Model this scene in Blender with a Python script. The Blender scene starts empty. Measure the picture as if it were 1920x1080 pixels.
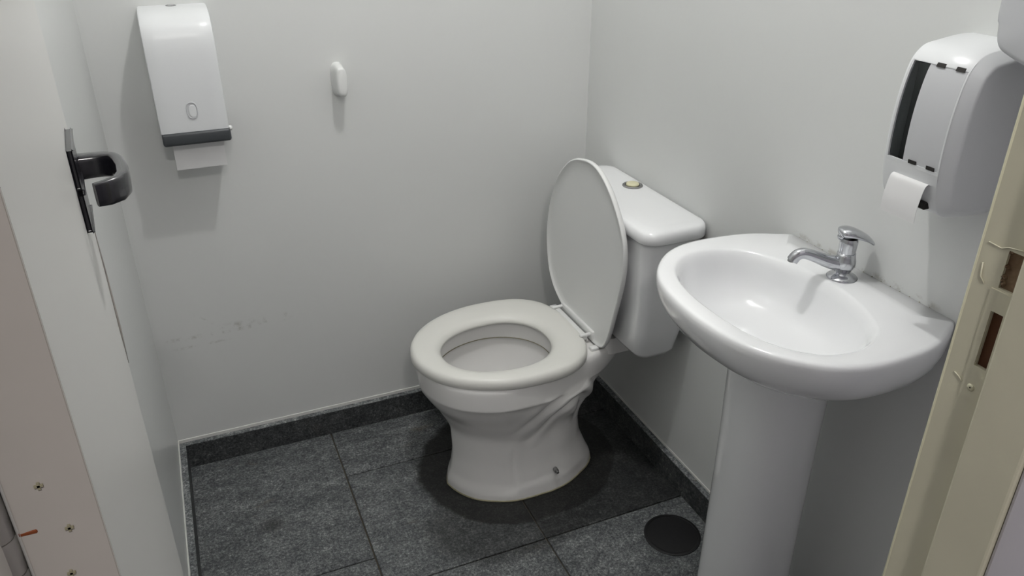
import bpy, bmesh, math, random
from mathutils import Vector, Matrix
random.seed(7)
C = bpy.context.scene.collection
S = bpy.context.scene

# ------------------------------------------------------------------ camera
PITCH, YAW, FPX = math.radians(27.25), math.radians(23.0), 1493.0
CAM = Vector((0, 0, 1.5))
cd = bpy.data.cameras.new('camera'); cam = bpy.data.objects.new('camera', cd); C.objects.link(cam)
cam.location = CAM
cam.rotation_euler = (math.pi/2 - PITCH, 0, -YAW)
cd.sensor_width = 36.0; cd.lens = FPX*36/1920; cd.clip_start = 0.02
S.camera = cam

# ------------------------------------------------------------------ world, lights, exposure
w = bpy.data.worlds.new('world'); S.world = w; w.use_nodes = True
w.node_tree.nodes['Background'].inputs[0].default_value = (0.8, 0.85, 1, 1)
w.node_tree.nodes['Background'].inputs[1].default_value = 0.05
S.view_settings.view_transform = 'Standard'; S.view_settings.look = 'None'
S.view_settings.gamma = 1; S.view_settings.exposure = 0.0
S.view_settings.use_curve_mapping = False

def light(name, kind, loc, power, col, size, rot=(0, 0, 0)):
    ld = bpy.data.lights.new(name, kind); ld.energy = power; ld.color = col
    if kind == 'AREA': ld.shape = 'RECTANGLE'; ld.size, ld.size_y = size
    else: ld.shadow_soft_size = size
    o = bpy.data.objects.new(name, ld); o.location = loc; o.rotation_euler = rot; C.objects.link(o); return o
light('room_bulb', 'POINT', (0.49, 1.215, 2.47), 25.0, (1.0, 0.99, 0.98), 0.02)
light('corridor_lamp', 'AREA', (0.03, -0.70, 2.42), 17.0, (1.0, 0.965, 0.93), (0.12, 0.12))

# ------------------------------------------------------------------ materials
def nt(name):
    m = bpy.data.materials.new(name); m.use_nodes = True
    t = m.node_tree; return m, t, t.nodes['Principled BSDF']
def node(t, ty, **kw):
    n = t.nodes.new(ty)
    for k, v in kw.items(): setattr(n, k, v)
    return n
def paint(name, col, rough=0.5, spec=0.5, coat=0.0, metal=0.0, var=0.03, scale=6, bump=0.0, bscale=60, mottled=None):
    m, t, b = nt(name)
    b.inputs['Roughness'].default_value = rough; b.inputs['Metallic'].default_value = metal
    b.inputs['Specular IOR Level'].default_value = spec
    b.inputs['Coat Weight'].default_value = coat; b.inputs['Coat Roughness'].default_value = 0.06
    g = node(t, 'ShaderNodeNewGeometry'); n = node(t, 'ShaderNodeTexNoise'); n.inputs['Scale'].default_value = scale
    n.inputs['Detail'].default_value = 5
    t.links.new(g.outputs['Position'], n.inputs['Vector'])
    r = node(t, 'ShaderNodeMix', data_type='RGBA')
    c2 = mottled or tuple(max(0, c*(1-var*2)) for c in col)
    r.inputs[6].default_value = (*col, 1); r.inputs[7].default_value = (*c2, 1)
    t.links.new(n.outputs[0], r.inputs[0]); t.links.new(r.outputs[2], b.inputs['Base Color'])
    if bump:
        n2 = node(t, 'ShaderNodeTexNoise'); n2.inputs['Scale'].default_value = bscale
        t.links.new(g.outputs['Position'], n2.inputs['Vector'])
        bp = node(t, 'ShaderNodeBump'); bp.inputs['Strength'].default_value = bump; bp.inputs['Distance'].default_value = 0.004
        t.links.new(n2.outputs[0], bp.inputs['Height']); t.links.new(bp.outputs[0], b.inputs['Normal'])
    m['mix'] = r.name
    return m
def math_(t, op, a, b=None, c=None, clamp=False):
    n = node(t, 'ShaderNodeMath', operation=op); n.use_clamp = clamp
    for i, v in enumerate((a, b, c)):
        if v is None: continue
        if isinstance(v, (int, float)): n.inputs[i].default_value = v
        else: t.links.new(v, n.inputs[i])
    return n.outputs[0]
def smooth(t, v, a, b):
    n = node(t, 'ShaderNodeMapRange', interpolation_type='SMOOTHSTEP'); t.links.new(v, n.inputs[0])
    n.inputs[1].default_value = a; n.inputs[2].default_value = b; return n.outputs[0]
def position(t):
    g = node(t, 'ShaderNodeNewGeometry'); s = node(t, 'ShaderNodeSeparateXYZ'); t.links.new(g.outputs['Position'], s.inputs[0])
    return g.outputs['Position'], s.outputs[0], s.outputs[1], s.outputs[2]
def noise(t, vec, scale, detail=4, rough=.5, mapscale=None):
    n = node(t, 'ShaderNodeTexNoise'); n.inputs['Scale'].default_value = scale; n.inputs['Detail'].default_value = detail
    n.inputs['Roughness'].default_value = rough
    if mapscale:
        mp = node(t, 'ShaderNodeMapping'); mp.inputs['Scale'].default_value = mapscale; mp.inputs['Rotation'].default_value = (0, 0, .35)
        t.links.new(vec, mp.inputs[0]); vec = mp.outputs[0]
    t.links.new(vec, n.inputs['Vector']); return n.outputs[0]
def over(t, prev, colour, fac):
    r = node(t, 'ShaderNodeMix', data_type='RGBA'); t.links.new(prev, r.inputs[6]); r.inputs[7].default_value = (*colour, 1)
    t.links.new(fac, r.inputs[0]); return r.outputs[2]

WALL = (0.678, 0.690, 0.678)
M = {}
M['wall'] = paint('wall_paint', WALL, 0.42, 0.4, var=0.02, scale=2.5, bump=0.12, bscale=35)
M['wall_gloss'] = paint('glossy_wall_paint', WALL, 0.29, 0.5, var=0.02, scale=2.5, bump=0.02, bscale=12)
def wall_back_material():
    m = paint('wall_paint_scuffed', WALL, 0.42, 0.4, var=0.02, scale=2.5, bump=0.12, bscale=35)
    t = m.node_tree; b = t.nodes['Principled BSDF']; prev = t.nodes[m['mix']].outputs[2]
    P, x, y, z = position(t)
    def stroke(x0, x1, zc, slope, wd, th=.56, sc=26):
        zc_ = math_(t, 'MULTIPLY_ADD', x, slope, zc - slope*(x0+x1)/2)
        d = math_(t, 'ABSOLUTE', math_(t, 'SUBTRACT', z, zc_))
        f = math_(t, 'SUBTRACT', 1.0, smooth(t, d, 0.0, wd))
        e = math_(t, 'MULTIPLY', smooth(t, x, x0-.01, x0+.01), math_(t, 'SUBTRACT', 1.0, smooth(t, x, x1-.01, x1+.01)))
        n = smooth(t, noise(t, P, sc, 6, .7), th-.08, th+.1)
        return math_(t, 'MULTIPLY', math_(t, 'MULTIPLY', f, e), n)
    for a in ((-.155, .18, .405, .0, .009), (.0, .19, .418, .02, .016), (-.065, .01, .447, -.85, .008), (-.12, .02, .378, .02, .006), (-.155, -.145, .405, 0, .03)):
        prev = over(t, prev, (.27, .26, .22), math_(t, 'MULTIPLY', stroke(*a), .48))
    t.links.new(prev, b.inputs['Base Color']); return m
def wall_right_material():
    m = paint('wall_paint_grimy', WALL, 0.42, 0.4, var=0.02, scale=2.5, bump=0.12, bscale=35)
    t = m.node_tree; b = t.nodes['Principled BSDF']; prev = t.nodes[m['mix']].outputs[2]
    P, x, y, z = position(t)
    d = math_(t, 'ABSOLUTE', math_(t, 'SUBTRACT', z, .868))
    f = math_(t, 'SUBTRACT', 1.0, smooth(t, d, 0, .009))
    e = math_(t, 'MULTIPLY', smooth(t, y, .77, .80), math_(t, 'SUBTRACT', 1.0, smooth(t, y, 1.09, 1.15)))
    n = smooth(t, noise(t, P, 34, 6, .7), .47, .6)
    prev = over(t, prev, (.16, .12, .07), math_(t, 'MULTIPLY', math_(t, 'MULTIPLY', math_(t, 'MULTIPLY', f, e), n), .35))
    t.links.new(prev, b.inputs['Base Color']); return m
M['wall_back'] = wall_back_material(); M['wall_right'] = wall_right_material()
M['ceiling'] = paint('ceiling_paint', (.78, .78, .76), .7)
M['ceramic'] = paint('white_ceramic', (.88, .89, .90), .12, .5, coat=.5, var=.01)
M['bowl'] = paint('toilet_ceramic', (.77, .765, .75), .2, .5, coat=.3, var=.03, scale=9)
M['seat'] = paint('cream_plastic', (.74, .74, .70), .33, .5, var=.01)
M['lidp'] = paint('white_plastic', (.76, .77, .76), .35, .5, var=.01)
M['plastic'] = paint('dispenser_plastic', (.73, .745, .755), .3, .5, var=.01)
M['greyplastic'] = paint('grey_plastic', (.56, .57, .585), .4, .5, var=.01)
M['paper'] = paint('paper', (.80, .80, .80), .9, .1, var=.02, scale=30)
M['chrome'] = paint('chrome', (.62, .63, .66), .16, .5, metal=1, var=.12, scale=90)
M['steel'] = paint('dull_steel', (.35, .35, .35), .4, .5, metal=1)
M['black'] = paint('black_enamel', (.012, .012, .016), .22, .6, coat=.3)
M['darkgrey'] = paint('dark_plastic', (.045, .05, .055), .45)
M['dark'] = paint('dark_hole', (.02, .018, .016), .8)
M['drain'] = paint('black_rubber', (.008, .008, .009), .5, .4, var=.3, scale=60)
M['beige'] = paint('yellowed_plastic', (.72, .69, .47), .4)
M['jamb'] = paint('old_cream_paint', (.60, .575, .445), .45, .4, var=.08, scale=7, bump=.3, bscale=25)
M['jambedge'] = paint('chipped_cream_edge', (.62, .60, .44), .5)
M['reveal'] = paint('corridor_wall_paint', (.56, .54, .58), .6)
M['door'] = paint('door_paint', (.68, .675, .65), .35, .5, var=.02, scale=3)
M['dooredge'] = paint('door_edge_paint', (.46, .43, .40), .45, .4, var=.06, scale=8, bump=.25, bscale=18)
M['hinge'] = paint('painted_hinge', (.80, .78, .73), .4, .4, bump=.2, bscale=90)
M['rust'] = paint('rusty_wood', (.07, .032, .015), .8, .2, scale=70, mottled=(.30, .22, .14), bump=.6, bscale=120)
M['redwood'] = paint('dark_red_wood', (.045, .014, .006), .7, .2, scale=40, mottled=(.10, .045, .02))
M['rustmark'] = paint('rust_stain', (.20, .05, .025), .8, .2, scale=60)
M['rustred'] = paint('rust_streak', (.20, .055, .02), .7, .2, scale=60)
M['caulk'] = paint('white_caulk', (.70, .70, .67), .6)
M['grout'] = paint('grey_grout', (.045, .040, .032), .9, .2, scale=60, mottled=(.10, .09, .07))
M['water'] = paint('toilet_water', (.55, .58, .60), .03, .6)
M['scum'] = paint('grimy_seal', (.20, .18, .11), .7, .2, scale=70, mottled=(.36, .34, .25))

def granite(name, dark=1.0, wet=True):
    m, t, b = nt(name)
    P, x, y, z = position(t)
    oi = node(t, 'ShaderNodeObjectInfo')
    cmb = node(t, 'ShaderNodeVectorMath', operation='ADD'); t.links.new(P, cmb.inputs[0])
    sc = node(t, 'ShaderNodeCombineXYZ'); t.links.new(math_(t, 'MULTIPLY', oi.outputs['Random'], 9.0), sc.inputs[0])
    t.links.new(sc.outputs[0], cmb.inputs[1]); V = cmb.outputs[0]
    n1 = noise(t, V, 150, 8, .9); n2 = noise(t, V, 9, 6, .65, (1, 1.8, 1)); n3 = noise(t, V, 45, 5, .7)
    v = math_(t, 'ADD', math_(t, 'MULTIPLY', n1, .80), math_(t, 'ADD', math_(t, 'MULTIPLY', n2, .15), math_(t, 'MULTIPLY', n3, .2)))
    cr = node(t, 'ShaderNodeValToRGB'); t.links.new(v, cr.inputs[0])
    e = cr.color_ramp.elements; e[0].position = .47; e[0].color = (.014*dark, .015*dark, .016*dark, 1)
    e[1].position = .75; e[1].color = (.50*dark, .51*dark, .49*dark, 1)
    k = e.new(.55); k.color = (.050*dark, .055*dark, .058*dark, 1)
    k = e.new(.63); k.color = (.135*dark, .142*dark, .142*dark, 1)
    col = cr.outputs[0]
    tan = smooth(t, noise(t, V, 5, 4, .6, (1, 3, 1)), .62, .75)
    col = over(t, col, (.17*dark, .14*dark, .10*dark), math_(t, 'MULTIPLY', tan, .35))
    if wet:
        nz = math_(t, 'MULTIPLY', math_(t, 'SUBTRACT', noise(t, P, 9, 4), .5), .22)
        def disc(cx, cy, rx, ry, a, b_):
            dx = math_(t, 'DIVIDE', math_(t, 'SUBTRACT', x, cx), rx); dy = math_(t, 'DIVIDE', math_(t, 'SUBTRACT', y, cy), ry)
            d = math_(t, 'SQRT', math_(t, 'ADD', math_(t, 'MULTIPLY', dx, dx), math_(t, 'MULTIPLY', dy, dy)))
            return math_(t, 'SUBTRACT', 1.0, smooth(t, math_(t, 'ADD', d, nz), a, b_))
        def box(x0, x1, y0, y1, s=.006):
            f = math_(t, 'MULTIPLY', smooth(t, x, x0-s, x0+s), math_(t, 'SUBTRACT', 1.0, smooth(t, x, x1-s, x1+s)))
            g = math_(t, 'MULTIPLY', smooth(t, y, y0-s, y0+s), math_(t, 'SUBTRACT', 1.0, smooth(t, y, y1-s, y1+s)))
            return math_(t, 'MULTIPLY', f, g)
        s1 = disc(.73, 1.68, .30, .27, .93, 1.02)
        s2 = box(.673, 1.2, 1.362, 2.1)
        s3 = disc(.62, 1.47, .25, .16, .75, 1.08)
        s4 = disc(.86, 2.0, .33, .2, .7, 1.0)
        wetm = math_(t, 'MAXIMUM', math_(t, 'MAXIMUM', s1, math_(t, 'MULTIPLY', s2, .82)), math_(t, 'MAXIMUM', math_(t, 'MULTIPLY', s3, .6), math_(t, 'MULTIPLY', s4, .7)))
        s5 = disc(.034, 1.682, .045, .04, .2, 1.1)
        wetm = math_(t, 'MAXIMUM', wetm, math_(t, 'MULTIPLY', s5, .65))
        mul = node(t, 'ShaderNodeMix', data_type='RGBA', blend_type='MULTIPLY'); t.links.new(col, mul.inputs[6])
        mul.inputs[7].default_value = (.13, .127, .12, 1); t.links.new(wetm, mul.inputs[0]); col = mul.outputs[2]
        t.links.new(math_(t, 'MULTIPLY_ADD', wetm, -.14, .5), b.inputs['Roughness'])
    else: b.inputs['Roughness'].default_value = .5
    b.inputs['Specular IOR Level'].default_value = .3
    t.links.new(col, b.inputs['Base Color'])
    bp = node(t, 'ShaderNodeBump'); bp.inputs['Strength'].default_value = .25; bp.inputs['Distance'].default_value = .002
    t.links.new(n1, bp.inputs['Height']); t.links.new(bp.outputs[0], b.inputs['Normal'])
    return m
M['tile'] = granite('grey_granite_floor', 1.3); M['skirttop'] = granite('pale_granite_edge', 1.9, False); M['skirt'] = granite('grey_granite_skirting', .62, False)

# ------------------------------------------------------------------ mesh helpers
def world_of(o):
    v = Vector((0, 0, 0))
    while o is not None: v += o.location; o = o.parent
    return v
def obj(name, vf, mat, parent=None, smooth_=False, origin=None, angle=None):
    """vf = (verts, faces) or bmesh in WORLD coordinates"""
    me = bpy.data.meshes.new(name)
    if isinstance(vf, tuple):
        bm = bmesh.new(); vs = [bm.verts.new(v) for v in vf[0]]
        for f in vf[1]:
            try: bm.faces.new([vs[i] for i in f])
            except ValueError: pass
    else: bm = vf
    bmesh.ops.recalc_face_normals(bm, faces=bm.faces)
    base = world_of(parent)
    if origin is None and parent is None:
        xs = [v.co for v in bm.verts]
        lo = Vector([min(c[i] for c in xs) for i in range(3)]); hi = Vector([max(c[i] for c in xs) for i in range(3)])
        origin = Vector(((lo.x+hi.x)/2, (lo.y+hi.y)/2, lo.z))
    loc = Vector(origin) - base if origin is not None else Vector((0, 0, 0))
    bmesh.ops.translate(bm, verts=bm.verts, vec=-(base+loc))
    bm.to_mesh(me); bm.free()
    me.materials.append(M[mat] if isinstance(mat, str) else mat)
    if smooth_:
        for p in me.polygons: p.use_smooth = True
        if angle: me.set_sharp_from_angle(angle=math.radians(angle))
    o = bpy.data.objects.new(name, me); C.objects.link(o); o.location = loc; o.parent = parent
    return o
def thing(name, label, cat, loc, group=None):
    o = bpy.data.objects.new(name, None); C.objects.link(o); o.location = loc; o.empty_display_size = .05
    o['label'] = label; o['category'] = cat
    if group: o['group'] = group
    return o
def tag(o, label, cat): o['label'] = label; o['category'] = cat; return o
def struct(o, label=None, cat=None):
    o['kind'] = 'structure'
    if label: o['label'] = label
    if cat: o['category'] = cat
    return o
def box(lo, hi, bev=0, seg=3, bm=None):
    b = bmesh.new() if bm is None else bm
    r = bmesh.ops.create_cube(b, size=1)
    for v in r['verts']:
        v.co = Vector([(lo[i]+hi[i])/2 + v.co[i]*(hi[i]-lo[i]) for i in range(3)])
    if bev:
        es = list({e for v in r['verts'] for e in v.link_edges})
        bmesh.ops.bevel(b, geom=es, offset=bev, segments=seg, profile=.5, affect='EDGES')
    return b
def loft(rings, cap0=True, cap1=True, close=True):
    n = len(rings[0]); vs = [tuple(p) for r in rings for p in r]; fs = []
    for i in range(len(rings)-1):
        for j in range(n if close else n-1):
            a = i*n+j; b = i*n+(j+1) % n; fs.append((a, b, b+n, a+n))
    if cap0: vs.append(tuple(sum((Vector(p) for p in rings[0]), Vector())/n)); k = len(vs)-1; fs += [(k, (j+1) % n, j) for j in range(n)]
    if cap1: vs.append(tuple(sum((Vector(p) for p in rings[-1]), Vector())/n)); k = len(vs)-1; o = (len(rings)-1)*n; fs += [(k, o+j, o+(j+1) % n) for j in range(n)]
    return vs, fs
def merge(*vfs):
    V, F = [], []
    for v, f in vfs:
        k = len(V); V += list(v); F += [tuple(i+k for i in q) for q in f]
    return V, F
def lathe(c, prof, n=32, axis='z'):
    rs = []
    for r, h in prof:
        ring = []
        for j in range(n):
            a = 2*math.pi*j/n; u, v = r*math.cos(a), r*math.sin(a)
            p = {'z': (u, v, h), 'x': (h, u, v), 'y': (u, h, v)}[axis]
            ring.append((c[0]+p[0], c[1]+p[1], c[2]+p[2]))
        rs.append(ring)
    return loft(rs)
def tube(path, rad, n=16, flat=1.0, up=(0, 0, 1)):
    rs = []; up = Vector(up)
    P = [Vector(p) for p in path]
    for i, p in enumerate(P):
        t = (P[min(i+1, len(P)-1)]-P[max(i-1, 0)]).normalized()
        s = t.cross(up).normalized(); u = s.cross(t).normalized()
        r = rad[i] if isinstance(rad, (list, tuple)) else rad
        fl = flat[i] if isinstance(flat, (list, tuple)) else flat
        rs.append([tuple(p + s*(r*math.cos(2*math.pi*j/n)) + u*(r*fl*math.sin(2*math.pi*j/n))) for j in range(n)])
    return loft(rs)
def interp(xs, ys, x):
    """monotone-ish cubic hermite"""
    n = len(xs)
    if x <= xs[0]: return ys[0]
    if x >= xs[-1]: return ys[-1]
    i = max(k for k in range(n-1) if xs[k] <= x)
    d = lambda k: (ys[k+1]-ys[k])/(xs[k+1]-xs[k])
    def m(k):
        if k == 0: return d(0)
        if k == n-1: return d(n-2)
        a, b = d(k-1), d(k)
        return 0 if a*b <= 0 else 2*a*b/(a+b)
    h = xs[i+1]-xs[i]; t = (x-xs[i])/h
    return (2*t**3-3*t*t+1)*ys[i] + (t**3-2*t*t+t)*h*m(i) + (-2*t**3+3*t*t)*ys[i+1] + (t**3-t*t)*h*m(i+1)
def catmull(pts, sub, closed=True):
    out = []; n = len(pts)
    rng = range(n) if closed else range(n-1)
    for i in rng:
        g = lambda k: Vector(pts[k % n]) if closed else Vector(pts[max(0, min(n-1, k))])
        a, b, c, d = g(i-1), g(i), g(i+1), g(i+2)
        for s in range(sub):
            t = s/sub
            out.append(.5*((2*b)+(c-a)*t+(2*a-5*b+4*c-d)*t*t+(3*b-a-3*c+d)*t**3))
    if not closed: out.append(Vector(pts[-1]))
    return out

# ------------------------------------------------------------------ room shell
XL, XR, YB, ZC = -.165, 1.097, 2.025, 2.55
YF = .33            # room side of the door wall
XJ, XJL = .49, -.106    # door-frame rebate faces
fl = struct(obj('floor', box((XL-.1, YF, -.05), (XR+.1, YB+.1, -.006)), 'grout', origin=(0.4, 1, 0)))
struct(obj('wall_back', box((XL-.1, YB, -.05), (XR+.1, YB+.1, ZC)), 'wall_back'))
struct(obj('wall_right', box((XR, .2, -.05), (XR+.1, YB, ZC)), 'wall_right'))
struct(obj('wall_left', box((XL-.1, YF, -.05), (XL, YB, ZC)), 'wall_gloss'))
struct(obj('ceiling', box((XL-.1, .2, ZC), (XR+.1, YB+.1, ZC+.05)), 'ceiling'))
# door wall with its opening
OX0, OX1, OZ = XJL-.03, XJ+.03, 2.13
b = box((XL-.1, .20, -.05), (OX0, YF, ZC)); box((OX1, .20, -.05), (XR, YF, ZC), bm=b); box((OX0, .20, OZ), (OX1, YF, ZC), bm=b)
struct(obj('wall_front', b, 'reveal'))
# corridor the photograph is taken from
struct(obj('floor_corridor', box((-1.0, -1.4, -.05), (1.6, YF, -.004)), 'tile'))
struct(obj('ceiling_corridor', box((-1.0, -1.4, ZC), (1.6, .2, ZC+.05)), 'ceiling'))
struct(obj('wall_corridor_rear', box((-1.0, -1.5, -.05), (1.6, -1.4, ZC)), 'reveal'))
struct(obj('wall_corridor_left', box((-1.1, -1.5, -.05), (-1.0, .2, ZC)), 'reveal'))
struct(obj('wall_corridor_right', box((1.6, -1.5, -.05), (1.7, .2, ZC)), 'reveal'))
b = box((-1.0, .2, -.05), (XL-.1, .3, ZC)); box((XR, .1, -.05), (1.6, .2, ZC), bm=b)
struct(obj('wall_corridor_front', b, 'reveal'))

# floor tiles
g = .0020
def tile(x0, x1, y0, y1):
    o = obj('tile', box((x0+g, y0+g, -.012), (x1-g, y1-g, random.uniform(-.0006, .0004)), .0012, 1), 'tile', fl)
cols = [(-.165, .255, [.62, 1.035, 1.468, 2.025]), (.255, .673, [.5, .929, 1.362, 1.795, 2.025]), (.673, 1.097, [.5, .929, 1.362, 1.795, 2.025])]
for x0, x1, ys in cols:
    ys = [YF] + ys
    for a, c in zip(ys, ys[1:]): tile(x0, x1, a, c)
# skirting
T, H = .019, .078
def skirt(name, lo, hi, clo, chi):
    o = struct(obj(name, box(lo, hi, .0018, 2), 'skirt')); obj('sealant', box(clo, chi, .001, 1), 'caulk', o)
    obj('pale_edge', box((lo[0], lo[1], hi[2]-.0012), (hi[0], hi[1], hi[2]+.0007)), 'skirttop', o)['label'] = 'pale top edge'  # thin top strip in a paler granite than the skirting face
skirt('baseboard_back', (XL, YB-T, 0), (XR, YB, H), (XL, YB-.003, H), (XR, YB, H+.011))
skirt('baseboard_left', (XL, YF+.02, 0), (XL+T, YB-T, H), (XL, YF+.02, H), (XL+.003, YB-.003, H+.011))
skirt('baseboard_right', (XR-T, YF+.02, 0), (XR, YB-T, H), (XR-.003, YF+.02, H), (XR, YB-.003, H+.008))

# ------------------------------------------------------------------ door frame
YR, YS, YE = .296, .254, .2       # rebate depth, stop, end of frame
def slab_with_holes(x0, x1, y0, y1, z0, z1, holes):
    """a slab whose -x face has rectangular through-holes (y0,y1,z0,z1)"""
    ys = sorted({y0, y1, *[h[0] for h in holes], *[h[1] for h in holes]}); zs = sorted({z0, z1, *[h[2] for h in holes], *[h[3] for h in holes]})
    bm = bmesh.new()
    for a, c in zip(ys, ys[1:]):
        for d, e in zip(zs, zs[1:]):
            if any(h[0]-1e-6 <= a and c <= h[1]+1e-6 and h[2]-1e-6 <= d and e <= h[3]+1e-6 for h in holes): continue
            box((x0, a, d), (x1, c, e), bm=bm)
    bmesh.ops.remove_doubles(bm, verts=bm.verts, dist=1e-5)
    dead = [f for f in bm.faces if any(f is not g_ and {v for v in f.verts} == {v for v in g_.verts} for v0 in f.verts for g_ in v0.link_faces)]
    bmesh.ops.delete(bm, geom=dead, context='FACES')
    return bm
latch = (.299, .3125, 1.2535, 1.281); bolt = (.3025, .3115, 1.1925, 1.2365)
jb = slab_with_holes(XJ, OX1, YR, YF+.004, 0, OZ, [latch, bolt])
fr = struct(obj('trim_1', jb, 'jamb', origin=(XJ, YR, 0)), 'old cream-painted door frame post with two lock mortises at the right of the picture')
obj('door_stop', box((XJ-.011, YS, 0), (OX1, YR, OZ-.011), .002, 2), 'jamb', fr)
obj('plaster_reveal', box((XJ-.008, YE-.004, 0), (OX1, YS, OZ), .003, 2), 'reveal', fr)
obj('edge_bead', tube([(XJ+.001, YF+.003, 0), (XJ+.001, YF+.003, 1.0), (XJ+.001, YF+.003, OZ)], .0014, 8, up=(1, 0, 0)), 'jambedge', fr, True)
sp = slab_with_holes(XJ-.0012, XJ, .2985, .3165, 1.165, 1.252, [(bolt[0]-.0002, bolt[1]+.0002, bolt[2], bolt[3])])
pl = obj('strike_plate', sp, 'jamb', fr); pl['label'] = 'painted-over strike plate'
obj('screw', lathe((XJ-.0012, .309, 1.175), [(.0028, 0), (.0028, -.0006), (.0012, -.0008)], 12, 'x'), 'jambedge', pl, True)
obj('screw_slot', lathe((XJ-.0020, .309, 1.175), [(.0006, .0004), (.0006, -.0001)], 8, 'x'), 'dark', pl)
obj('latch_pocket', box((XJ+.0022, latch[0]-.004, latch[2]-.004), (XJ+.016, latch[1]+.004, latch[3]+.004)), 'rust', fr)['label'] = 'rusty splintered latch mortise'
obj('bolt_pocket', box((XJ+.0022, bolt[0]-.004, bolt[2]-.004), (XJ+.014, bolt[1]+.004, bolt[3]+.004)), 'redwood', fr)['label'] = 'dark red-brown bolt mortise'
# splinters left in the latch mortise
vs = []
for k in range(9):
    z = random.uniform(latch[2], latch[3]); y = latch[1]+random.uniform(-.0022, .0006); r = random.uniform(.0012, .0024)
    vs.append(lathe((XJ+.0038, y, z), [(r*.4, -.0038), (r, -.002), (r, .006)], 7, 'x'))
obj('splinter', merge(*vs), 'rust', fr)['kind'] = 'stuff'
# paint ridge at the break in the painted edge
obj('paint_ridge', tube([(XJ-.0006, .3275, 1.2815), (XJ-.0006, .318, 1.2805), (XJ-.0006, .313, 1.2830), (XJ-.0006, .299, 1.2850)], .0005, 8, up=(1, 0, 0)), 'jamb', fr, True)
obj('paint_ridge', tube([(XJ-.0006, .3225, 1.2520), (XJ-.0006, .3265, 1.2560), (XJ-.0006, .3275, 1.2660)], .0005, 8, up=(1, 0, 0)), 'jamb', fr, True)
obj('paint_ridge', tube([(XJ-.0006, .3245, 1.1790), (XJ-.0006, .3205, 1.1775), (XJ-.0006, .3170, 1.1750)], .0005, 8, up=(1, 0, 0)), 'jamb', fr, True)
fl2 = struct(obj('trim_2', box((OX0, YR, 0), (XJL, YF, OZ)), 'dooredge', origin=(OX0, YR, 0)), 'door frame post on the hinge side, cut by the left edge of the picture')
obj('door_stop', box((OX0, YE, 0), (XJL+.011, YR, OZ), .002, 2), 'dooredge', fl2)
fl3 = struct(obj('trim_3', box((OX0, YE, OZ-.03), (OX1, YF, OZ)), 'jamb', origin=(0, YE, OZ-.03)))

# ------------------------------------------------------------------ door leaf, open inwards
HN = Vector((-.0655, .333)); FE = Vector((-.1088, .931))   # near and far edge of the corridor face
dr = (FE-HN).normalized(); nrm = Vector((dr.y, -dr.x))    # nrm points to +x (visible face)
TH = .034
def D(s, d, z): p = HN + dr*s + nrm*d; return (p.x, p.y, z)
LW = (FE-HN).length
def dbox(s0, s1, d0, d1, z0, z1, bev=0, seg=2):
    bm = box((0, 0, 0), (1, 1, 1))
    for v in bm.verts:
        q = D(s0+(s1-s0)*v.co.x, d0+(d1-d0)*v.co.y, z0+(z1-z0)*v.co.z); v.co = q
    if bev: bmesh.ops.bevel(bm, geom=list(bm.edges), offset=bev, segments=seg, profile=.5, affect='EDGES')
    return bm
door = struct(obj('door_1', dbox(0, LW, -TH, 0, .012, 2.095, .0015, 3), 'door', origin=(HN.x, HN.y, .012)),
              'cream-painted door leaf standing open against the left wall, hinge edge towards the camera')
obj('hinge_edge', dbox(-.0008, 0, -TH+.001, -.0006, .014, 2.09, .0003, 1), 'dooredge', door)['label'] = 'pinkish painted hinge edge with screw holes'
obj('chipped_paint', tube([D(LW-.0005, .0006, 1.17), D(LW-.0015, .0012, 1.10), D(LW-.004, .0012, 1.03), D(LW-.003, .0006, .98)], [.0004, .0009, .0012, .0003], 8, up=(1, 0, 0)), 'dooredge', door, True)
for sx, sz in ((-.014, 1.263), (-.008, 1.236), (-.013, 1.210)):     # painted-over screw heads, cross slots
    c = D(-.0013, sx-.006, sz)
    bm = bmesh.new()
    for (a, e) in ((.0018, .0006), (.0006, .0018)):
        box((c[0]-a, c[1]-.0007, c[2]-e), (c[0]+a, c[1]+.0004, c[2]+e), bm=bm)
    obj('screw', bm, 'scum', door)
# hinge barrel
kc = (-.1075, .3325)
hg = obj('hinge', lathe((kc[0], kc[1], 0), [(.0066, 1.2385), (.0068, 1.2390), (.0068, 1.2835), (.0066, 1.284)], 20), 'hinge', door, True, angle=40)
hg['label'] = 'painted hinge barrel'
obj('knuckle', lathe((kc[0], kc[1], 0), [(.0066, 1.2180), (.0070, 1.2190), (.0070, 1.2370), (.0066, 1.2380)], 20), 'hinge', hg, True, angle=40)
obj('knuckle', lathe((kc[0], kc[1], 0), [(.0066, 1.1800), (.0068, 1.1810), (.0068, 1.2165), (.0066, 1.2172)], 20), 'hinge', hg, True, angle=40)
obj('rust_stain', box((-.0990, .3297, 1.2380), (-.0915, .3316, 1.2402), .0005, 1), 'rustred', hg)
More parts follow.
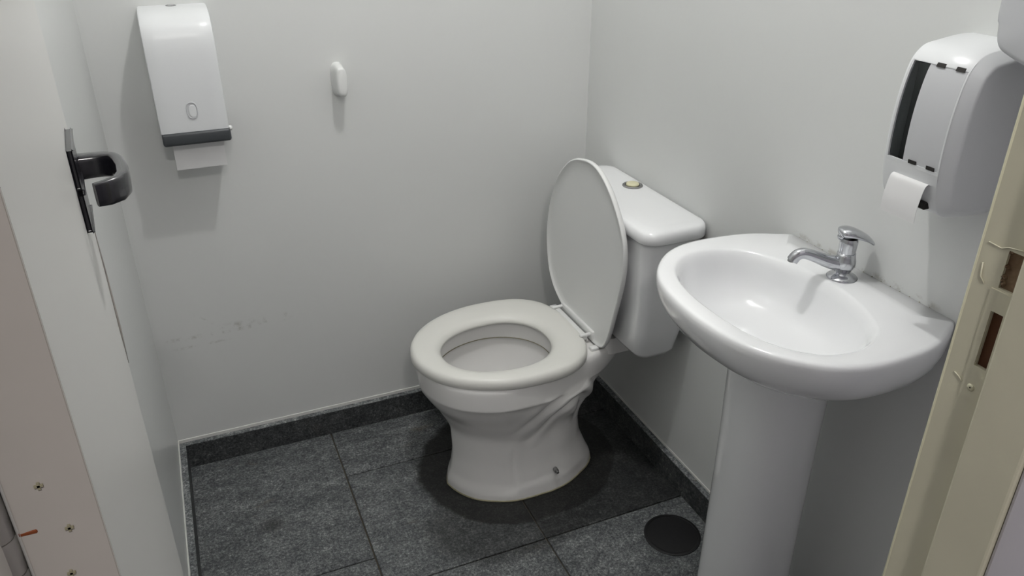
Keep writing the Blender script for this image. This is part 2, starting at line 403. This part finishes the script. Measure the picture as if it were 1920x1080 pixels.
# handle: two black plates and a folded lever
hd = obj('door_handle', dbox(LW-.131, LW-.055, 0, .005, 1.2425, 1.2800, .002, 3), 'black', door, True, angle=40); hd['label'] = 'black door handle plate'
obj('keyhole_plate', dbox(LW-.131, LW-.055, 0, .005, 1.2000, 1.2370, .002, 3), 'black', hd, True, angle=40)
sn = LW-.066
path = [(sn, .004), (sn, .018), (sn-.002, .028), (sn-.008, .036), (sn-.020, .040), (sn-.045, .042), (sn-.070, .041), (sn-.084, .036), (sn-.092, .026), (sn-.095, .016)]
hz = [.0125, .0120, .012, .012, .012, .012, .012, .012, .0118, .011]; hw = [.0095, .009, .008, .0065, .006, .006, .006, .0055, .005, .004]
rs = []
PP = [Vector(D(s, d, 1.2450)) for s, d in path]
for i, p in enumerate(PP):
    t = (PP[min(i+1, len(PP)-1)]-PP[max(i-1, 0)]).normalized(); sd = t.cross(Vector((0, 0, 1))).normalized()
    ring = []
    for j in range(24):
        a = 2*math.pi*j/24; ca, sa = math.cos(a), math.sin(a)
        ring.append(tuple(p + sd*hw[i]*math.copysign(abs(ca)**.5, ca) + Vector((0, 0, 1))*hz[i]*math.copysign(abs(sa)**.5, sa)))
    rs.append(ring)
obj('lever', loft(rs), 'black', hd, True, angle=50)

# ------------------------------------------------------------------ toilet
tt = thing('toilet', 'white ceramic toilet with raised lid in the far right corner', 'toilet', (.73, 1.66, 0))
th = [0, 10, 20, 30, 45, 60, 75, 90, 120, 150, 180]
tab = [
 (0.000, [.246, .244, .228, .204, .180, .160, .145, .140, .144, .162, .181]),
 (0.012, [.246, .244, .228, .204, .180, .160, .145, .140, .144, .162, .181]),
 (0.050, [.232, .230, .216, .196, .172, .150, .136, .130, .134, .152, .169]),
 (0.110, [.212, .210, .200, .184, .164, .143, .130, .122, .126, .145, .160]),
 (0.170, [.208, .206, .200, .186, .164, .144, .131, .124, .128, .147, .161]),
 (0.230, [.225, .222, .214, .200, .176, .158, .148, .144, .152, .170, .185]),
 (0.280, [.258, .258, .248, .225, .196, .180, .172, .170, .182, .204, .217]),
 (0.312, [.285, .288, .272, .240, .208, .193, .186, .185, .199, .221, .234]),
 (0.322, [.300, .305, .285, .250, .216, .201, .195, .194, .208, .226, .236]),
 (0.372, [.332, .337, .310, .262, .219, .202, .195, .194, .209, .228, .238]),
 (0.383, [.330, .335, .308, .260, .216, .198, .191, .190, .205, .224, .234]),
 (0.388, [.322, .327, .300, .252, .211, .194, .187, .187, .202, .221, .231])]
zs_ = [q[0] for q in tab]
XC = .69
ridge = catmull([(.665, .175, 0), (.705, .215, 0), (.750, .265, 0), (.800, .300, 0), (.850, .305, 0), (.882, .280, 0), (.890, .230, 0), (.880, .160, 0)], 8, False)
hollow = Vector((.828, .240, 0))
def yc(z): return 1.655 + .034*min(z, .39)/.39
def bowl_ring(z, n=160):
    ring = []
    cols_ = [interp(zs_, [q[1][k] for q in tab], z) for k in range(len(th))]
    for j in range(n):
        a = 360*j/n; aa = a if a <= 180 else 360-a
        r = interp(th, cols_, aa); x = XC + r*math.cos(math.radians(a)); sy = r*math.sin(math.radians(a))
        if .02 < z < .33 and 12 < aa < 150:
            ki = min(range(len(ridge)), key=lambda i_: (Vector((x, z, 0))-ridge[i_]).length); dd = (Vector((x, z, 0))-ridge[ki]).length; fade = min(1, ki/22)*min(1, (len(ridge)-1-ki)/8)
            k = fade*(.021*math.exp(-(dd/.022)**2) - .008*math.exp(-((dd-.045)/.016)**2)) - .019*math.exp(-((Vector((x, z, 0))-hollow).length/.03)**2)
            # front edge of the foot moulding
            if z < .15: k += .006/(1+math.exp(-(x-.655)/.006))*min(1, (z-.02)/.02)*(1-z/.15) - .002*math.exp(-((x-.652)/.007)**2)*min(1, (z-.02)/.02)
            k *= min(1, (aa-12)/15)*min(1, (150-aa)/15)*min(1, (.33-z)/.02)
            sy += math.copysign(k, sy); x += .25*k*math.cos(math.radians(a))
        ring.append((x, yc(z)+sy, z))
    return ring
zz = [0, .004, .010]+[.015+i*.00535 for i in range(57)]+[.320, .323, .327, .335, .345, .358, .370, .377, .383, .3865, .388]
rings = [bowl_ring(z) for z in zz]
def egg(cx, cy, af, ab, b_, z, n=160, pf=2.0, pb=2.0):
    out = []
    for j in range(n):
        a = 2*math.pi*j/n; ca, sa = math.cos(a), math.sin(a); A, p = (ab, pb) if ca > 0 else (af, pf)
        # same angular ordering as bowl_ring (0 = back, +x)
        out.append((cx + math.copysign(abs(ca)**(2/p), ca)*A, cy + math.copysign(abs(sa)**(2/p), sa)*b_, z))
    return out
ic = (.672, 1.684)
for sc, z in ((1.07, .388), (1.04, .385), (1.02, .378), (1.01, .36), (1.0, .342), (1.005, .338), (1.05, .336), (1.08, .338), (1.09, .330), (1.02, .30), (.92, .27), (.78, .24), (.60, .21), (.44, .19), (.40, .17), (.38, .14)):
    rings.append(egg(ic[0]+(1-sc)*.03, ic[1], .165*sc, .150*sc, .134*sc, z))
obj('bowl', loft(rings), 'bowl', tt, True)['label'] = 'white ceramic bowl with moulded trapway'
obj('rim_grime', tube([Vector(p) for p in egg(ic[0], ic[1], .1655, .1505, .1345, .3385, 80)] + [Vector(egg(ic[0], ic[1], .1655, .1505, .1345, .3385, 80)[0])], .0013, 6), 'scum', tt, True)
obj('water', lathe((.69, 1.684, .19), [(.01, 0), (.062, 0), (.062, -.004)], 32), 'water', tt)
seal = [Vector(bowl_ring(0.0, 80)[k % 80])+Vector((0, 0, .001)) for k in range(81)]
obj('base_seal', tube(seal, .0028, 6), 'scum', tt, True)
def bolt(x, side):
    y = 1.655+side*.137
    o = obj('floor_bolt', lathe((x, y, .066), [(.0065, side*-.008), (.0065, side*.004), (.004, side*.005), (.004, side*.011), (.002, side*.012)], 12, 'y'), 'steel', tt, True, angle=40)
    o['label'] = 'rusty bolt at the foot'
bolt(.775, -1); bolt(.775, 1)
# seat ring
rings = []
def seat_ring(o, z, inner=False):
    if inner: return egg(.680, 1.675, .163-o, .132-o, .124-o, z, 120, 2.1, 2.2)
    return egg(.700, 1.695, .257-o, .200-o, .208-o, z, 120, 2.0, 2.8)
prof = [(.014, .3800), (.003, .3808), (-.0005, .385), (.0, .400), (.004, .408), (.010, .4115), (.020, .4135), (.032, .414)]
for o_, z in prof: rings.append(seat_ring(o_, z))
for o_, z in ((-.022, .413), (-.012, .410), (-.005, .405), (0, .399), (.001, .393), (-.004, .3895)): rings.append(seat_ring(o_, z, True))
rings.append(rings[0])
obj('seat', loft(rings, False, False), 'seat', tt, True)['label'] = 'cream plastic seat ring'
# raised lid: outline measured in its own plane
LP = [(1.671, .886), (1.715, .870), (1.749, .846), (1.786, .811), (1.815, .771), (1.852, .697), (1.874, .605), (1.869, .512), (1.837, .451), (1.762, .410), (1.670, .400), (1.575, .396), (1.530, .430), (1.487, .541), (1.454, .645), (1.447, .721), (1.464, .779), (1.506, .838), (1.557, .879), (1.610, .894)]
LC = Vector((1.66, .63))
lo_ = [Vector((p[0], p[1])) for p in catmull([(a, b_, 0) for a, b_ in LP], 8)]
def lid_ring(inset, back):
    out = []
    for p in lo_:
        d = p-LC; q = LC + d*(1-min(inset, .985 if inset > .2 else 1)*(1/.214 if inset > .2 else 1/d.length)*(1 if inset <= .2 else .97))
        out.append((.912-.05*(q.y-.41)+back, q.x, q.y))
    return out
rings = [lid_ring(i, k) for i, k in ((.214, .007), (.130, .007), (.080, .007), (.030, .0065), (.012, .005), (.006, .002), (.004, .000), (.002, -.0005), (.0, .001), (-.001, .005), (.0, .010), (.004, .014), (.012, .0165), (.04, .018), (.10, .019), (.214, .020))]
rings = [r for r in rings]
obj('seat_lid', loft(rings), 'lidp', tt, True)['label'] = 'white plastic lid standing open against the tank'
# hinges
hb = obj('seat_hinge', box((.889, 1.612, .397), (.905, 1.782, .411), .003, 2), 'lidp', tt, True, angle=50); hb['label'] = 'white hinge bar'
obj('hinge_flange', box((.911, 1.600, .396), (.923, 1.790, .425), .003, 2), 'lidp', hb, True, angle=50)
for y in (1.612, 1.782): obj('hinge_pin', lathe((0, y, .4145), [(.003, .880), (.0048, .882), (.0048, .921), (.003, .923)], 14, 'x'), 'lidp', hb, True, angle=50)
for y in (1.575, 1.82): obj('hinge_foot', box((.893, y-.009, .386), (.916, y+.009, .397), .003, 2), 'lidp', hb, True, angle=50)
# tank
def rrect(x0, x1, y0, y1, r, z, n=8, bulge=0.0):
    out = []
    for cx, cy, a0 in ((x1-r, y1-r, 0), (x0+r, y1-r, 90), (x0+r, y0+r, 180), (x1-r, y0+r, 270)):
        for k in range(n+1):
            a = math.radians(a0+90*k/n); x, y = cx+r*math.cos(a), cy+r*math.sin(a)
            if x < (x0+x1)/2: x -= bulge*(1-((y-(y0+y1)/2)/((y1-y0)/2))**2)*((x0+x1)/2-x)/((x1-x0)/2)
            out.append((x, y, z))
    # subdivide the long front and back runs so that a bulge shows
    res = []
    for i, p in enumerate(out):
        q = out[(i+1) % len(out)]; res.append(p)
        if abs(p[1]-q[1]) > .1:
            for k in range(1, 10):
                y = p[1]+(q[1]-p[1])*k/10; x = p[0]
                if x < (x0+x1)/2: x = x0 - bulge*(1-((y-(y0+y1)/2)/((y1-y0)/2))**2)
                res.append((x, y, z))
    return res
tz = [(.416, .020, .012, .0, .0), (.420, .008, .006, .0, 0), (.432, .0, 0, 0, 0)]
rings = []
for z, hy, fx, bx in ((.416, .180, .972, 1.052), (.420, .190, .961, 1.062), (.434, .198, .953, 1.069), (.50, .208, .946, 1.078), (.60, .217, .938, 1.086), (.70, .224, .931, 1.090), (.756, .228, .928, 1.092)):
    rings.append(rrect(fx, bx, 1.632-hy, 1.632+hy, .028, z, bulge=.003))
obj('tank', loft(rings), 'ceramic', tt, True, angle=60)
rings = []
for o_, z in ((.012, .753), (.003, .754), (.0, .758), (.0, .773), (.002, .780), (.006, .785), (.012, .7875), (.030, .789), (.06, .7895)):
    rings.append(rrect(.919+o_, 1.096-o_*.4, 1.388+o_, 1.880-o_, .04-o_*.3, z, bulge=.004))
tl = obj('tank_lid', loft(rings), 'ceramic', tt, True)
pad = [rrect(.935, 1.035, 1.56, 1.76, .02, z) for z in (.37, .412, .418)]
obj('tank_gasket', loft(pad), 'bowl', tt, True, angle=40)
bt = obj('flush_button', lathe((1.054, 1.682, .789), [(.0265, 0), (.0265, .003), (.024, .0045), (.0195, .0035), (.0195, .001)], 36), 'steel', tt, True, angle=40); bt['label'] = 'grey ring around the flush button'
obj('button', lathe((1.054, 1.682, .789), [(.017, 0), (.017, .007), (.015, .0085), (.006, .009)], 32), 'beige', bt, True)['label'] = 'yellowed push button'
obj('inlet_pipe', lathe((1.082, 1.398, .725), [(.008, .016), (.008, 0), (.011, -.001), (.011, -.012), (.006, -.014)], 14, 'y'), 'rustmark', tt, True, angle=40)

# ------------------------------------------------------------------ wash basin
sk = thing('washbasin', 'white ceramic washbasin on a pedestal against the right wall', 'basin', (.93, .945, 0))
VC = .945
def sk_pt(u, w, z): return (XR-.001-u, VC+w, z)
half = [(0.000, .197), (.035, .218), (.072, .234), (.112, .243), (.154, .2465), (.185, .247), (.219, .244), (.252, .235), (.285, .217), (.315, .190), (.340, .158), (.358, .120), (.370, .070), (.3755, .0)]
ol = [(u, w_) for u, w_ in half] + [(u, -w_) for u, w_ in half[-2::-1]]
def resample(pts, n):
    L = [0]
    for a, c in zip(pts, pts[1:]): L.append(L[-1]+(Vector(c)-Vector(a)).length)
    out = []
    for k in range(n):
        s = L[-1]*k/(n-1); i = max(j for j in range(len(L)-1) if L[j] <= s+1e-12); t = (s-L[i])/(L[i+1]-L[i]); out.append(tuple(Vector(pts[i]).lerp(Vector(pts[i+1]), min(1, t))))
    return out
N1 = 120
fine = [tuple(p)[:2] for p in catmull([(a, b_, 0) for a, b_ in ol], 6, False)]
front = resample(fine, N1)
backl = [(0, -.197+.394*k/39) for k in range(1, 39)]
SO = front + backl; NS = len(SO)
def outer(off, z, su=1.0, sw=1.0, u0=.0):
    out = []
    for k, (u, w_) in enumerate(SO):
        d = Vector((u-.17, w_)); d.normalize()
        uu = u - d.x*off if u > .02 else u; ww = w_ - d.y*off
        out.append(sk_pt(max(0, u0+(uu-u0)*su) if u > 0 else 0, ww*sw, z))
    return out
rings = []
for z, su, sw in ((.726, .10, .10), (.727, .62, .36), (.735, .70, .50), (.750, .785, .68), (.767, .865, .83), (.789, .935, .925), (.810, .972, .972), (.830, .993, .995), (.845, 1.0, 1.0)):
    rings.append(outer(0, z, su, sw))
for o_, z in ((.000, .853), (.0015, .8585), (.0045, .8615), (.010, .8627)): rings.append(outer(o_, z))
bh = [(.088, 0), (.089, .035), (.095, .07), (.104, .10), (.116, .128), (.134, .158), (.160, .180), (.195, .193), (.230, .194), (.262, .185), (.290, .163), (.310, .135), (.324, .098), (.332, .05), (.334, .0)]
bl_ = [(u, w_) for u, w_ in bh] + [(u, -w_) for u, w_ in bh[-2:0:-1]]
bfine = [tuple(p)[:2] for p in catmull([(a, b_, 0) for a, b_ in bl_], 6, True)]
# align the bowl outline with the outer ring by angle around the bowl centre
BC = (.205, 0)
def by_angle(target, pts):
    an = [(math.atan2(p[1]-BC[1], p[0]-BC[0]), p) for p in pts]; an.sort()
    a = math.atan2(target[1]-BC[1], target[0]-BC[0])
    for k in range(len(an)):
        a0, p0 = an[k-1]; a1, p1 = an[k]
        if k == 0: a0 -= 2*math.pi
        if a0 <= a <= a1: t = (a-a0)/(a1-a0+1e-12); return tuple(Vector(p0).lerp(Vector(p1), t))
    a0, p0 = an[-1]; a1, p1 = an[0]; t = (a-a0)/(a1+2*math.pi-a0); return tuple(Vector(p0).lerp(Vector(p1), t))
SB = [by_angle(p, bfine) for p in SO]
def inner(s, z, cu=BC[0], grow=0.0):
    out = []
    for u, w_ in SB:
        d = Vector((u-cu, w_)); L_ = d.length; q = d*(s + grow/L_); out.append(sk_pt(cu+q.x, q.y, z))
    return out
def midring(t, z):
    return [sk_pt(a[0]+(c[0]-a[0])*t, a[1]+(c[1]-a[1])*t, z) for a, c in zip(SO, [(BC[0]+(p[0]-BC[0])*1.06, p[1]*1.05) for p in SB])]
rings.append([tuple(Vector(a).lerp(Vector(c), .5)) for a, c in zip(outer(.010, .8627), midring(.999, .8622))])
for g_, z in ((.009, .8620), (.005, .8608), (.0015, .8575), (-.003, .850), (-.007, .840)): rings.append(inner(1, z, grow=g_))
for s_, z, cu in ((.935, .820, .205), (.87, .799, .207), (.79, .783, .209), (.67, .770, .210), (.50, .761, .211), (.32, .756, .212), (.14, .754, .212)):
    rings.append(inner(s_, z, cu))
obj('basin', loft(rings), 'ceramic', sk, True)
dn = obj('drain', lathe((XR-.212, VC, .7535), [(.021, 0), (.021, .002), (.017, .003), (.014, .001), (.013, -.004)], 28), 'chrome', sk, True); dn['label'] = 'chrome waste'
rs = []
for z, rx, ry in ((0, .094, .098), (.02, .093, .097), (.05, .089, .092), (.12, .086, .088), (.35, .085, .086), (.55, .085, .086), (.68, .086, .089), (.745, .088, .096)):
    ring = []
    for j in range(64):
        a = 2*math.pi*j/64; ca, sa = math.cos(a), math.sin(a)
        ring.append((.935+math.copysign(abs(ca)**.85, ca)*rx, .943+math.copysign(abs(sa)**.85, sa)*ry, z))
    rs.append(ring)
obj('pedestal', loft(rs), 'ceramic', sk, True, angle=60)
obj('wall_bolt', lathe((0, .84, .785), [(.004, XR-.03), (.004, XR-.001), (.006, XR)], 10, 'x'), 'steel', sk, True)
vs = []
for k in range(16):
    y = .80+k*.021; vs.append(lathe((XR-.0015, y, .8632), [(.0, .0), (random.uniform(.0006, .0016), .0002), (.0003, .0012)], 6))
cg = obj('sealant_crumbs', merge(*vs), 'scum', sk); cg['kind'] = 'stuff'

# faucet
fx, fy = 1.046, .948
AD = Vector((-.9024, .4310, 0)); BD = Vector((.431, .9024, 0))
def TP(a, z, b=0): q = Vector((fx, fy, 0)) + AD*a + BD*b; return (q.x, q.y, z)
fc = thing('faucet', 'small chrome pillar tap on the rear ledge of the basin', 'faucet', (fx, fy, .8625))
obj('base_flange', lathe((fx, fy, .8618), [(.0265, 0), (.027, .0015), (.0245, .004), (.017, .0075), (.0135, .009), (.0125, .012)], 36), 'chrome', fc, True)
obj('body', lathe((fx, fy, .8618), [(.0125, .008), (.0118, .011), (.0132, .015), (.0160, .020), (.0185, .027), (.0182, .035), (.0160, .043), (.0155, .049)], 36), 'chrome', fc, True)
pth = catmull([TP(0, .889), TP(.015, .890), TP(.032, .894), TP(.050, .9005), TP(.068, .9065), TP(.079, .9070), TP(.087, .9025), TP(.0925, .8935)], 5, False)
n_ = len(pth); rad = [interp([0, .2, .6, 1], [.0155, .0130, .0100, .0104], k/(n_-1)) for k in range(n_)]
obj('spout', tube(pth, rad, 20), 'chrome', fc, True, angle=60)
obj('aerator', lathe(TP(.0932, .8925), [(.0074, .003), (.0078, 0), (.0064, -.001), (.006, .001)], 20), 'steel', fc, True)
hc = obj('handle_collar', lathe((fx, fy, .8618), [(.0150, .0495), (.0142, .0500), (.0146, .052), (.0152, .064), (.0156, .072), (.0140, .077)], 36), 'chrome', fc, True, angle=50)
lp = catmull([TP(.020, .9480), TP(.012, .9500), TP(-.002, .9490), TP(-.018, .9440), TP(-.031, .9380), TP(-.040, .9310)], 5, False)
n_ = len(lp); rad = [interp([0, .12, .35, .7, 1], [.008, .0165, .0205, .0175, .0125], k/(n_-1)) for k in range(n_)]; flt = [interp([0, .3, 1], [.6, .45, .26], k/(n_-1)) for k in range(n_)]
obj('handle', tube(lp, rad, 20, flt), 'chrome', fc, True, angle=60)
obj('handle_knob', lathe(TP(.015, .9420), [(.0, -.007), (.0055, -.005), (.0072, 0), (.0055, .005), (.0, .007)], 16), 'chrome', fc, True)

# ------------------------------------------------------------------ paper towel dispenser (back wall)
td = thing('towel_dispenser', 'tall white paper towel dispenser high on the back wall', 'dispenser', (.031, YB, .96))
X0, X1, YD = -.043, .1035, YB-.118
def prof_ring(x, inset=0):
    # side profile: wall top -> curved top -> face -> bottom
    pts = [(YB, 1.2480-inset), (YB-.040, 1.2465-inset), (YB-.070, 1.2410-inset), (YD+.026+inset*.6, 1.2310-inset), (YD+.010+inset, 1.2140), (YD+.003+inset, 1.190), (YD+inset, 1.160), (YD+inset, 1.10), (YD+.001+inset, 1.02), (YD+.003+inset, .988), (YB, .988)]
    return [(x, y, z) for y, z in pts]
cov = [prof_ring(X0+.000, .006), prof_ring(X0+.0015, .002), prof_ring(X0+.005, 0), prof_ring(X0+.03), prof_ring((X0+X1)/2), prof_ring(X1-.03), prof_ring(X1-.005, 0), prof_ring(X1-.0015, .002), prof_ring(X1, .006)]
obj('cover', loft(cov), 'plastic', td, True, angle=35)
obj('lock', lathe((.029, YB-.012, 1.2470), [(.0115, -.002), (.0115, .001), (.009, .0018), (.0088, .0004)], 24), 'steel', td, True, angle=40)
# oval window in the cover
def oval(cx, cz, rx, rz, y, n=28, p=2.6): return [(cx+math.copysign(abs(math.cos(2*math.pi*j/n))**(2/p), math.cos(2*math.pi*j/n))*rx, y, cz+math.copysign(abs(math.sin(2*math.pi*j/n))**(2/p), math.sin(2*math.pi*j/n))*rz) for j in range(n)]
ow = obj('level_window', loft([oval(.031, 1.037, .0125, .0195, YD+.004), oval(.031, 1.037, .0122, .019, YD-.0006), oval(.031, 1.037, .0105, .0172, YD-.0010), oval(.031, 1.037, .0100, .0165, YD+.0005)], True, True), 'greyplastic', td, True, angle=30)
ow['label'] = 'oval level window'
obj('window_pane', loft([oval(.0325, 1.0355, .0080, .0140, YD-.0004), oval(.0325, 1.0355, .0072, .0130, YD-.0008)]), 'plastic', ow)
bar = bmesh.new(); box((X0+.001, YD-.003, .9595), (X1+.002, YB-.002, .9885), .006, 3, bm=bar)
obj('dark_base', bar, 'darkgrey', td, True, angle=40)
obj('end_cap', lathe((0, YD+.012, .986), [(.002, X1-.001), (.006, X1+.001), (.006, X1+.005), (.003, X1+.0075)], 14, 'x'), 'lidp', td, True)
pw = box((-.024, YD+.040, .893), (.088, YD+.0415, .962))
for v in pw.verts:
    if v.co.z < .91: v.co.y -= .006
tag(obj('paper_towel', pw, 'paper', None), 'white folded paper towel hanging from the dispenser slot on the back wall', 'paper towel')

# ------------------------------------------------------------------ white hook
hk = thing('wall_hook', 'small white plastic hook on the back wall', 'hook', (.379, YB, 1.02))
rs = []
cx = .385
for y, rx, rz, cz in ((YB, .0155, .042, 1.052), (YB-.006, .0155, .042, 1.052), (YB-.010, .0140, .040, 1.052), (YB-.016, .0130, .038, 1.055), (YB-.038, .0125, .036, 1.055), (YB-.052, .0120, .0355, 1.054), (YB-.057, .0095, .033, 1.055), (YB-.0585, .006, .029, 1.056)):
    rs.append(oval(cx, cz, rx*1.1, rz, y, 32, 2.9))
obj('plate', loft(rs[:3]), 'lidp', hk, True, angle=50)
obj('prong', loft(rs[2:]), 'lidp', hk, True, angle=50)

# ------------------------------------------------------------------ toilet paper dispenser (right wall)
rd = thing('toilet_paper_dispenser', 'white wall dispenser with a curved see-through front above the basin', 'dispenser', (XR, .81, 1.06))
RD0 = rd
Y0, Y1 = .748, .868
prof = [(.0, 1.290), (-.030, 1.290), (-.062, 1.286), (-.088, 1.281), (-.104, 1.268), (-.112, 1.252), (-.118, 1.225), (-.1215, 1.195), (-.1225, 1.165), (-.1215, 1.13), (-.118, 1.10), (-.110, 1.070), (-.098, 1.053), (-.070, 1.044), (.0, 1.040)]
pc = [(p[0], p[1]) for p in catmull([(a, b_, 0) for a, b_ in prof], 4, False)]
cen = Vector((-.03, 1.17))
def sring(y, ins):
    out = []
    for a, z in pc:
        if a > -.002: out.append((XR, y, 1.17+(z-1.17)*(1-ins/.13))); continue
        d = (Vector((a, z))-cen).normalized(); out.append((XR+min(0, a-d.x*ins), y, z-d.y*ins))
    return out
FW0, FW1 = Y0+.018, Y1-.008        # front face between the rounded flanks
rr = [sring(Y0-.0006, .05), sring(Y0, .018), sring(Y0+.0008, .0150), sring(Y0+.003, .0125), sring(Y0+.0165, .0012), sring(FW0, 0), sring((FW0+FW1)/2, 0), sring(FW1, 0), sring(Y1-.003, .002), sring(Y1-.001, .006), sring(Y1, .012)]
# drop the front faces between the flanks where the window sits
vs, fs = loft(rr, True, True)
npc = len(pc)
def in_win(f):
    co = [Vector(vs[i]) for i in f]; y = sum(c.y for c in co)/len(co); z = sum(c.z for c in co)/len(co); x = sum(c.x for c in co)/len(co)
    return FW0 < y < FW1 and 1.118 < z < 1.262 and x < XR-.09
fs2 = [f for f in fs if not in_win(f)]
bd = obj('case', (vs, fs2), 'plastic', rd, True, angle=40)
def xsurf(z):
    return XR + interp(sorted(p[1] for p in pc if p[0] < -.08), [p[0] for p in sorted([(q[0], q[1]) for q in pc if q[0] < -.08], key=lambda q: q[1])], z)
zw = [z for z in sorted(p[1] for p in pc if p[0] < -.08) ]
zlo = max(z for z in zw if z <= 1.125) if any(z <= 1.125 for z in zw) else 1.12
def strip(y0, y1, z0, z1, dx, thick=.0015, n=14):
    A = []
    for k in range(n+1):
        z = z0+(z1-z0)*k/n; x = xsurf(z)+dx; A.append([(x, y0, z), (x, y1, z), (x+thick, y1, z), (x+thick, y0, z)])
    return loft(A)
fz0, fz1 = 1.110, 1.268
m_, t_, b_n = nt('clear_smoked_window'); b_n.inputs['Base Color'].default_value = (.75, .80, .80, 1); b_n.inputs['Transmission Weight'].default_value = 1; b_n.inputs['Roughness'].default_value = .08; b_n.inputs['IOR'].default_value = 1.3
M['clear'] = m_
obj('window_pane', strip(FW1-.030, FW1-.003, fz0+.012, fz1-.010, .003, .0012), 'clear', rd, True, angle=40)['label'] = 'clear window strip'
obj('front_panel', strip(FW0+.0028, FW1-.030, fz0+.010, fz1-.008, .0012, .002), 'greyplastic', rd, True, angle=40)
fb = [strip(FW0-.001, FW0+.0018, fz0-.002, fz1+.002, .0002, .006), strip(FW1-.0022, FW1+.001, fz0-.002, fz1+.002, .0002, .006), strip(FW0-.001, FW1+.001, fz0-.004, fz0+.010, .0002, .003, 4), strip(FW0-.001, FW1+.001, fz1-.008, fz1+.004, .0002, .003, 4)]
obj('window_frame', merge(*fb), 'plastic', rd, True, angle=40)
for y, z in ((.780, fz0+.0095), (.812, fz0+.0095), (.780, fz1-.0100), (.812, fz1-.0100)):
    obj('slot', strip(y-.007, y+.007, z, z+.0055, -.0006, .001, 2), 'dark', rd)
obj('roll_chamber', box((XR-.095, FW0, 1.10), (XR-.004, FW1, 1.27)), M['darkgrey'], rd)['label'] = 'dark inside'
obj('outlet', box((XR-.1150, Y0+.030, 1.058), (XR-.100, Y1-.030, 1.070), .002, 1), 'dark', rd)
pp = catmull([(XR-.118, 0, 1.0885), (XR-.1225, 0, 1.0905), (XR-.128, 0, 1.085), (XR-.132, 0, 1.066), (XR-.1335, 0, 1.052), (XR-.133, 0, 1.032)], 5, False)
rs = [[(p.x, .765, p.z+.017), (p.x, .829, p.z+.017), (p.x+.0006, .829, p.z+.017), (p.x+.0006, .765, p.z+.017)] for p in pp]
tag(obj('toilet_paper', loft(rs), 'paper', None, True, angle=40), 'strip of white toilet paper hanging out of the dispenser above the basin', 'toilet paper')

rd.location += Vector((0, -.010, .008))
# ------------------------------------------------------------------ box at the upper right
hb2 = thing('soap_dispenser', 'pale grey wall-mounted dispenser box cut by the upper right corner', 'dispenser', (XR, .64, 1.30))
op = [(.745, 1.56), (.745, 1.361), (.740, 1.330), (.7365, 1.312), (.730, 1.3025), (.719, 1.297), (.701, 1.291), (.684, 1.286), (.64, 1.272), (.60, 1.262), (.56, 1.262), (.54, 1.28), (.535, 1.33), (.535, 1.56)]
of = [(p.x, p.y) for p in catmull([(a, b_, 0) for a, b_ in op], 4)]
def oring(x, ins): return [(x, .64+(a-.64)*(1-ins/.1), 1.42+(b_-1.42)*(1-ins/.15)) for a, b_ in of]
bm = loft([oring(XR, 0), oring(1.004, 0), oring(.997, .001), oring(.992, .004), oring(.990, .009)])
obj('case', bm, 'greyplastic', hb2, True, angle=60)
obj('back_plate', box((XR-.006, .56, 1.36), (XR, .748, 1.555), .002, 1), 'plastic', hb2)

# ------------------------------------------------------------------ floor drain
dv = thing('drain_cover', 'round black drain cover in the floor beside the pedestal', 'drain', (.976, 1.246, 0))
obj('rim', lathe((.976, 1.246, 0), [(.072, 0), (.072, .0016), (.070, .0024), (.066, .0024), (.065, .001)], 64), 'drain', dv, True, angle=40)
obj('lid', lathe((.976, 1.246, 0), [(.063, 0), (.063, .0016), (.055, .0022), (.030, .0026), (.004, .0028)], 64), 'drain', dv, True, angle=40)
